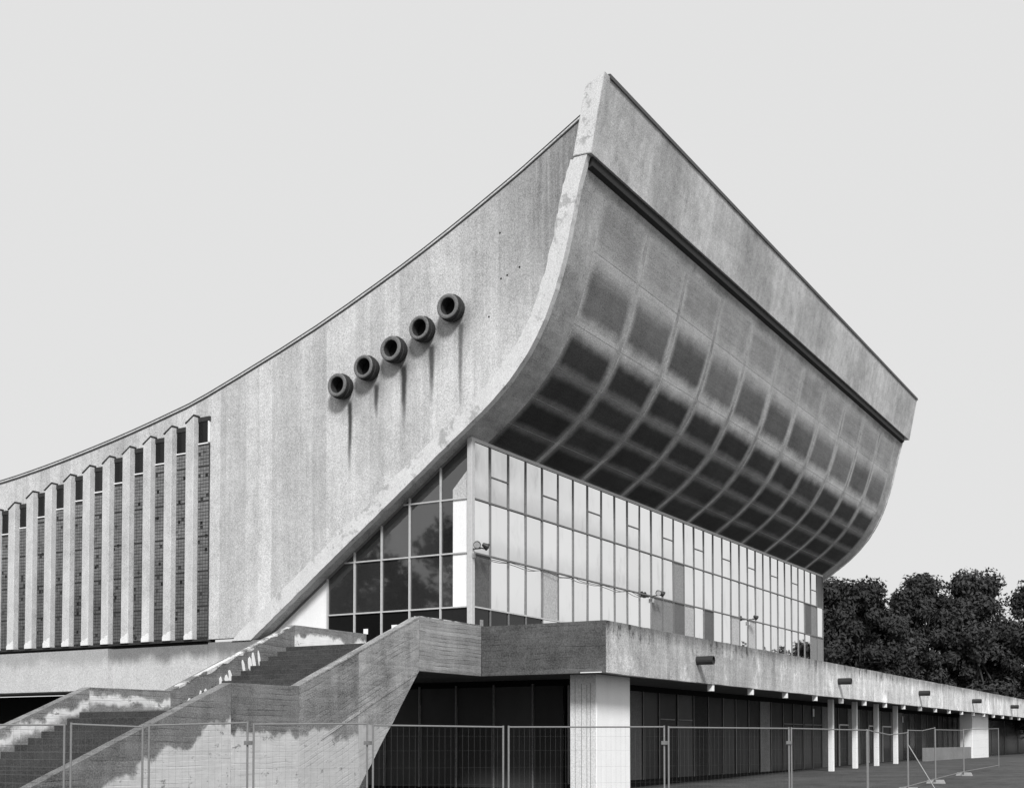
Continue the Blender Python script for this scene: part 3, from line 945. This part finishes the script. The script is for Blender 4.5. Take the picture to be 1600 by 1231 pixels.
# dabs of white paint on the far wall above the steps
for j in range(13):
    if j in (1, 4, 8): continue
    u = 24.9 + j * .245 + rnd.uniform(-.09, .09)
    zc = zf(u) - .62 + .04 * rnd.random() + .012 * j
    h = .05 + .07 * rnd.random() + .017 * j
    w = .04 + .035 * rnd.random()
    tl = rnd.uniform(-.35, -.1)
    a = []
    for q in range(11):
        t = 2 * math.pi * q / 11
        ww, hh = w * math.cos(t) * rnd.uniform(.7, 1.25), h * math.sin(t) * rnd.uniform(.85, 1.2)
        a.append((u + ww + hh * tl, zc + hh + ww * .5))
    part('paint_dab', MB().prism(a, 'y', 24.984, 24.998), M_paint, STA)
# steps and the solid body below
def body(poly): return MB().prism(poly, 'y', 20.62, 24.98)
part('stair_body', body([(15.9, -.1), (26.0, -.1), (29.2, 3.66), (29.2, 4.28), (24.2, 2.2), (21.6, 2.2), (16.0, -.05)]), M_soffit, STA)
for k in range(13):
    z = 2.42 + (TERR - 2.42) * (k + 1) / 13; u = 24.25 + .394 * k
    part('step', fixn(MB().box(u, u + .43, 20.605, 24.995, z - .22, z - .002).me('step'), .008), M_step, STA)
part('landing', MB().box(21.6, 24.25, 20.605, 24.995, 2.15, 2.42), M_step, STA)
for k in range(15):
    z = 2.42 * (k + 1) / 15; u = 15.95 + .377 * k
    part('step', fixn(MB().box(u, u + .41, 20.605, 24.995, z - .22, z - .002).me('step'), .008), M_step, STA)

# ------------------------------------------------------------------ site fence
FP = [(14.97,20.31),(16.0,19.15),(17.11,18.26),(18.59,16.93),(20.27,15.25),(22.35,13.28),(25.44,10.98),(29.27,9.4),(35.25,9.1),(41.96,9.51),(48.63,10.01),(56.5,10.44),(65.76,10.47)]
where = ['at the far left before the lower stair flight', 'before the foot of the stairs, second from the left', 'before the white patched stair wall', 'before the sloping stair wall',
         'before the dark opening beside the stairs', 'before the white pier', 'right of the white pier before the dark glazing', 'before the grey wall strip under the terrace',
         'before the slim white columns, its rail sagging', 'with a leaning white brace at its end', 'past the leaning brace, rail rising', 'near the far white pier']
for i in range(len(FP) - 1):
    a, b = Vector((*FP[i], gz(*FP[i]))), Vector((*FP[i+1], gz(*FP[i+1])))
    d = (b - a).normalized()
    a2, b2 = a + d * .06, b - d * .06
    t = thing('fence_panel', 'temporary steel mesh fence panel ' + where[i], 'fence', tuple(a2), 'site fence panels')
    H = 2.0 + [.0, .02, .0, .03, .02, -.01, .0, .0, 0.0, .02, .03, 0][i]
    dz = [0, -.05, .06, .02, -.03, .02, 0, 0, -.06, .08, -.06, .0][i]
    mid = [0, 0, 0, 0, 0, 0, 0, 0, -.1, -.06, 0, 0][i]
    up = Vector((0, 0, 1))
    part('post', MB().tube(a2 + up * .08, a2 + up * (H + .03), .021), M_galv, t)
    part('post', MB().tube(b2 + up * .08, b2 + up * (H + dz + .03), .021), M_galv, t)
    m = (a2 + b2) / 2 + up * (H + dz / 2 + mid)
    rl = MB().tube(a2 + up * H, m, .017, 6).tube(m, b2 + up * (H + dz), .017, 6)
    part('rail', rl, M_galv, t)
    part('rail', MB().tube(a2 + up * .18, b2 + up * .18, .017, 6), M_galv, t)
    L = (b2 - a2).length; k = int(L / .12); wm = MB()
    for j in range(1, k):
        q = a2.lerp(b2, j / k); wm.tube(q + up * .18, q + up * (H + dz * j / k + mid * (1 - abs(2*j/k - 1))), .0011, 3)
    for z in (.45, .8, 1.15, 1.5, 1.8): wm.tube(a2 + up * z, b2 + up * z, .0011, 3)
    part('wire_mesh', wm, M_wire, t)
    s = d.cross(up)
    def foot(c):
        mbk = MB(); i0 = len(mbk.v)
        for z, e in ((0.0, 1.0), (.14, .82)):
            for (p, q) in ((-.34, -.11), (.34, -.11), (.34, .11), (-.34, .11)):
                mbk.v.append(tuple(c + s * p * e + d * q * e + up * z))
        mbk.f += [(0,1,2,3), (4,5,6,7), (0,1,5,4), (1,2,6,5), (2,3,7,6), (3,0,4,7)]
        return mbk
    part('foot', foot(a2), M_rubber, t)
    if i in (2, 5, 6, 3): part('clamp', MB().box(*(sorted((b2.x - .05, b2.x + .09))), b2.y - .05, b2.y + .05, 1.62, 1.70), M_galv, t)
    if i == 9: part('brace', MB().tube(a2 + up * 1.55, a2 + Vector((-.55, -1.0, .05)), .018), M_galv, t)

# ------------------------------------------------------------------ floodlights on the glazing
def flood(x, y, z, label, heads, side):
    t = thing('floodlight', label, 'floodlight', (x, y, z), 'floodlights on the lobby glazing')
    part('bracket', MB().box(x - .02, x + .02, y - .30, y, z - .02, z + .02).box(x - .25, x + .25, y - .32, y - .28, z + .0, z + .035), M_black, t)
    part('junction_box', fixn(MB().box(x - .06, x + .07, y - .06, y, z - .30, z - .12).me('j'), .01), M_alulight, t)
    for k, (dx, ry) in enumerate(heads):
        m = MB(); c = Vector((x + dx, y - .33, z + .12))
        m.tube((0, .10, 0), (0, -.06, 0), .06, 10, .11).tube((0, -.062, 0), (0, -.12, 0), .125, 10, .13)
        me = fixn(m.me('lamp_head')); me.transform(Matrix.Translation(c) @ Matrix.Rotation(ry, 4, 'Z') @ Matrix.Rotation(.5, 4, 'X'))
        h = part('lamp_head', me, M_black, t)
        me = fixn(MB().tube((0, -.121, 0), (0, -.128, 0), .11, 10).me('lens')); me.transform(Matrix.Translation(c) @ Matrix.Rotation(ry, 4, 'Z') @ Matrix.Rotation(.5, 4, 'X'))
        part('lens', me, M_alulight, h)
flood(UG - .02, VG - .10, 8.20, 'twin black floodlight on the pale glass corner post', [(-.24, -1.2), (.24, .9)], 0)
flood(UG + PW * 12, VG - .075, 8.12, 'twin black floodlight on a mullion above the grey window boards', [(-.2, -.9), (.2, .9)], 0)
flood(UG + PW * 22, VG - .075, 8.12, 'small black floodlight far along the glass front', [(.05, .9)], 0)
# sagging cable along the second transom
m = MB(); prev = None
for j in range(0, 12 * 6 + 1):
    u = UG + PW * 12 * j / 72
    z = 8.06 - .09 * abs(math.sin(math.pi * j / 6 * .5)) - .02 * math.sin(j * .7)
    p = Vector((u, VG - .10, z))
    if prev is not None: m.tube(prev, p, .012, 5)
    prev = p
tag(part('cable', m, M_black), 'thin black cable sagging along the glass front between two floodlights', 'cable')

# paper notices on the doors
def notice(v, z, w, h, label, u=UG - .005, front=False):
    if front: mb = MB().box(v - w/2, v + w/2, VG + .004, VG + .008, z - h/2, z + h/2)
    else: mb = MB().box(u, u + .004, v - w/2, v + w/2, z - h/2, z + h/2)
    return tag(part('paper_notice', mb, M_paint if not front else M_boardM), label, 'notice', 'paper notices on the entrance glass')
notice(26.92, 5.60, .20, .19, 'small white paper on the dark door, leftmost of the entrance notices')
notice(25.66, 5.66, .25, .24, 'white paper on the dark door left of the stair wall top')
notice(23.05, 5.50, .70, .22, 'wide white paper strip low on the door beside the glass corner')
notice(36.2, 5.75, .22, .22, 'grey paper behind the first front pane past the glass corner', front=True)
notice(38.4, 5.52, .22, .14, 'grey paper low behind the third front pane', front=True)

def low_notice(u, z, label):
    return tag(part('paper_notice', MB().box(u - .13, u + .13, 19.0, 19.006, z - .2, z + .2), M_paint), label, 'notice', 'paper notices on the lower glazing')
low_notice(63.0, 3.15, 'small white paper high on the dark lower glazing, left of the slim white columns')
low_notice(82.5, 3.1, 'small white paper beside the rightmost slim white column')
# ------------------------------------------------------------------ trees
def leafmat(name, v):
    n = N(name)
    k = n.add(.55, n.mul(n.noise(n.pos, .55, 3, .6), .9))
    k = n.mul(k, n.add(.9, n.mul(n.noise(n.pos, 5.0, 2, .6), .2)))
    return n.done(n.mul(k, v), .75, .1)
M_leaf = [leafmat('dark_leaves', .044), leafmat('deep_leaves', .038), leafmat('dull_leaves', .056)]
M_bark = plain('bark', .05, .95, .1, .4, 5)
def tree(x, y, h, rad, seed, label, mat, leaves=9000, group='trees beyond the terrace', size=.27):
    leaves = int(leaves * 2.6)
    r = random.Random(seed)
    z0 = gz(x, y)
    t = thing('tree', label, 'tree', (x, y, z0), group)
    tm = MB(); base = Vector((x, y, z0 - .2))
    top = Vector((x + r.uniform(-.5, .5), y + r.uniform(-.5, .5), z0 + h * .62))
    tm.tube(base, base.lerp(top, .5), h * .028, 9, h * .02).tube(base.lerp(top, .5), top, h * .02, 8, h * .008)
    cl = []
    for k in range(110):
        a = r.uniform(0, 2 * math.pi); zz = r.uniform(.10, 1.0) ** .85
        env = (1 - max(0, (zz - .45) / .58) ** 2.1) ** .5 * (.72 + .28 * min(1, zz / .4))
        rr = rad * env * (r.random() ** .45) * .92
        c = Vector((x + rr * math.cos(a), y + rr * math.sin(a), z0 + h * (zz * .95)))
        cl.append((c, rad * r.uniform(.14, .30)))
    for c, s in cl[:16]:
        p = base.lerp(top, r.uniform(.35, .95)); tm.tube(p, c, h * .008, 6, h * .003)
    part('trunk', tm, M_bark, t)
    V, Fc = [], []
    for k in range(leaves):
        c, s = cl[r.randrange(len(cl))]
        d = Vector((r.gauss(0, 1), r.gauss(0, 1), r.gauss(0, .8))).normalized()
        p = c + d * s * (r.random() ** .38) * r.uniform(.85, 1.18)
        nrm = (d + Vector((r.gauss(0, .6), r.gauss(0, .6), r.gauss(0, .6) + .3))).normalized()
        a = nrm.orthogonal().normalized(); b = nrm.cross(a)
        q = r.uniform(0, 6.28); a, b = a * math.cos(q) + b * math.sin(q), b * math.cos(q) - a * math.sin(q)
        w = size * r.uniform(.5, 1.2)
        i = len(V)
        V += [tuple(p - a * w * .9), tuple(p + b * w * .45 - nrm * w * .1), tuple(p + a * w * .9), tuple(p - b * w * .45 - nrm * w * .1)]
        Fc.append((i, i+1, i+2, i+3))
    part('crown', mesh('crown', V, Fc), mat, t)
tree(119, 36.5, 17.6, 6.2, 11, 'dark broad tree rising directly behind the right end of the glass front', M_leaf[0], 15000)
tree(121, 32.0, 17.0, 4.8, 12, 'dark rounded tree, second from the end of the arena', M_leaf[1], 12000)
tree(128, 27.4, 18.2, 4.4, 13, 'dark tree with a knobbly top right of the low gap', M_leaf[0], 13000)
tree(131, 22.8, 18.4, 5.0, 14, 'broad dark tree with the flattest crown, right part of the tree line', M_leaf[2], 14000)
tree(133, 17.0, 17.2, 5.0, 15, 'dark tree at the right edge of the picture', M_leaf[1], 12000)
tree(124, 30.0, 14.2, 4.0, 16, 'lower dark tree filling the gap in the tree line', M_leaf[2], 9000)
tree(141, 25.0, 16.0, 6.0, 28, 'dark low tree deep behind the tree line, right of the gap', M_leaf[1], 7000)
tree(146, 17.0, 16.5, 6.0, 29, 'dark low tree deep behind the rightmost trees', M_leaf[1], 7000)
tree(136, 34.0, 15.5, 5.0, 27, 'dark low tree behind the gap, only its crown between its neighbours', M_leaf[1], 7000)
tree(112, 40.0, 15.0, 5.0, 17, 'dark tree mostly hidden behind the glass end', M_leaf[1], 8000)
tree(140, 10.5, 17.0, 5.2, 18, 'dark tree outermost on the right beyond the terrace', M_leaf[0], 9000)
REFL = ['reflected small above the parapet, farthest left of the mirrored trees', 'reflected low, second of the mirrored trees from the left', 'reflected beside the grey boards, third mirrored tree',
        'reflected midway along the mirrored row', 'reflected tall in the lowest panes, fifth mirrored tree', 'reflected near the right end of the glass front', 'tallest of the mirrored row, nearest the glass end']
# trees on the left hand side of the forecourt: seen only as reflections in the stair side glass
for k, (x, y, h) in enumerate(((-34, 60, 21), (-42, 71, 27), (-36, 80, 22), (-46, 93, 29), (-30, 100, 23))):
    tree(x, y, h, h * .34, 60 + k, 'dark forecourt tree, ' + ('mirrored nearest the glass corner', 'tall and mirrored in the second bay of the stair side glass', 'low and mirrored in the middle of the stair side glass', 'tallest one mirrored in the stair side glass', 'mirrored beside the pale wedge wall')[k], M_leaf[k % 3], 2500, 'forecourt trees', .5)
# trees across the street: seen only as reflections in the glass
for k, (x, y, h) in enumerate(((190, -40, 15.5), (196, -34, 16), (203, -29, 17.5), (208, -24, 17), (212, -20, 19), (218, -15, 20), (224, -11, 21))):
    tree(x, y, h, h * .36, 40 + k, 'dark tree across the street, ' + REFL[k], M_leaf[k % 3], 2500, 'trees across the street', .5)
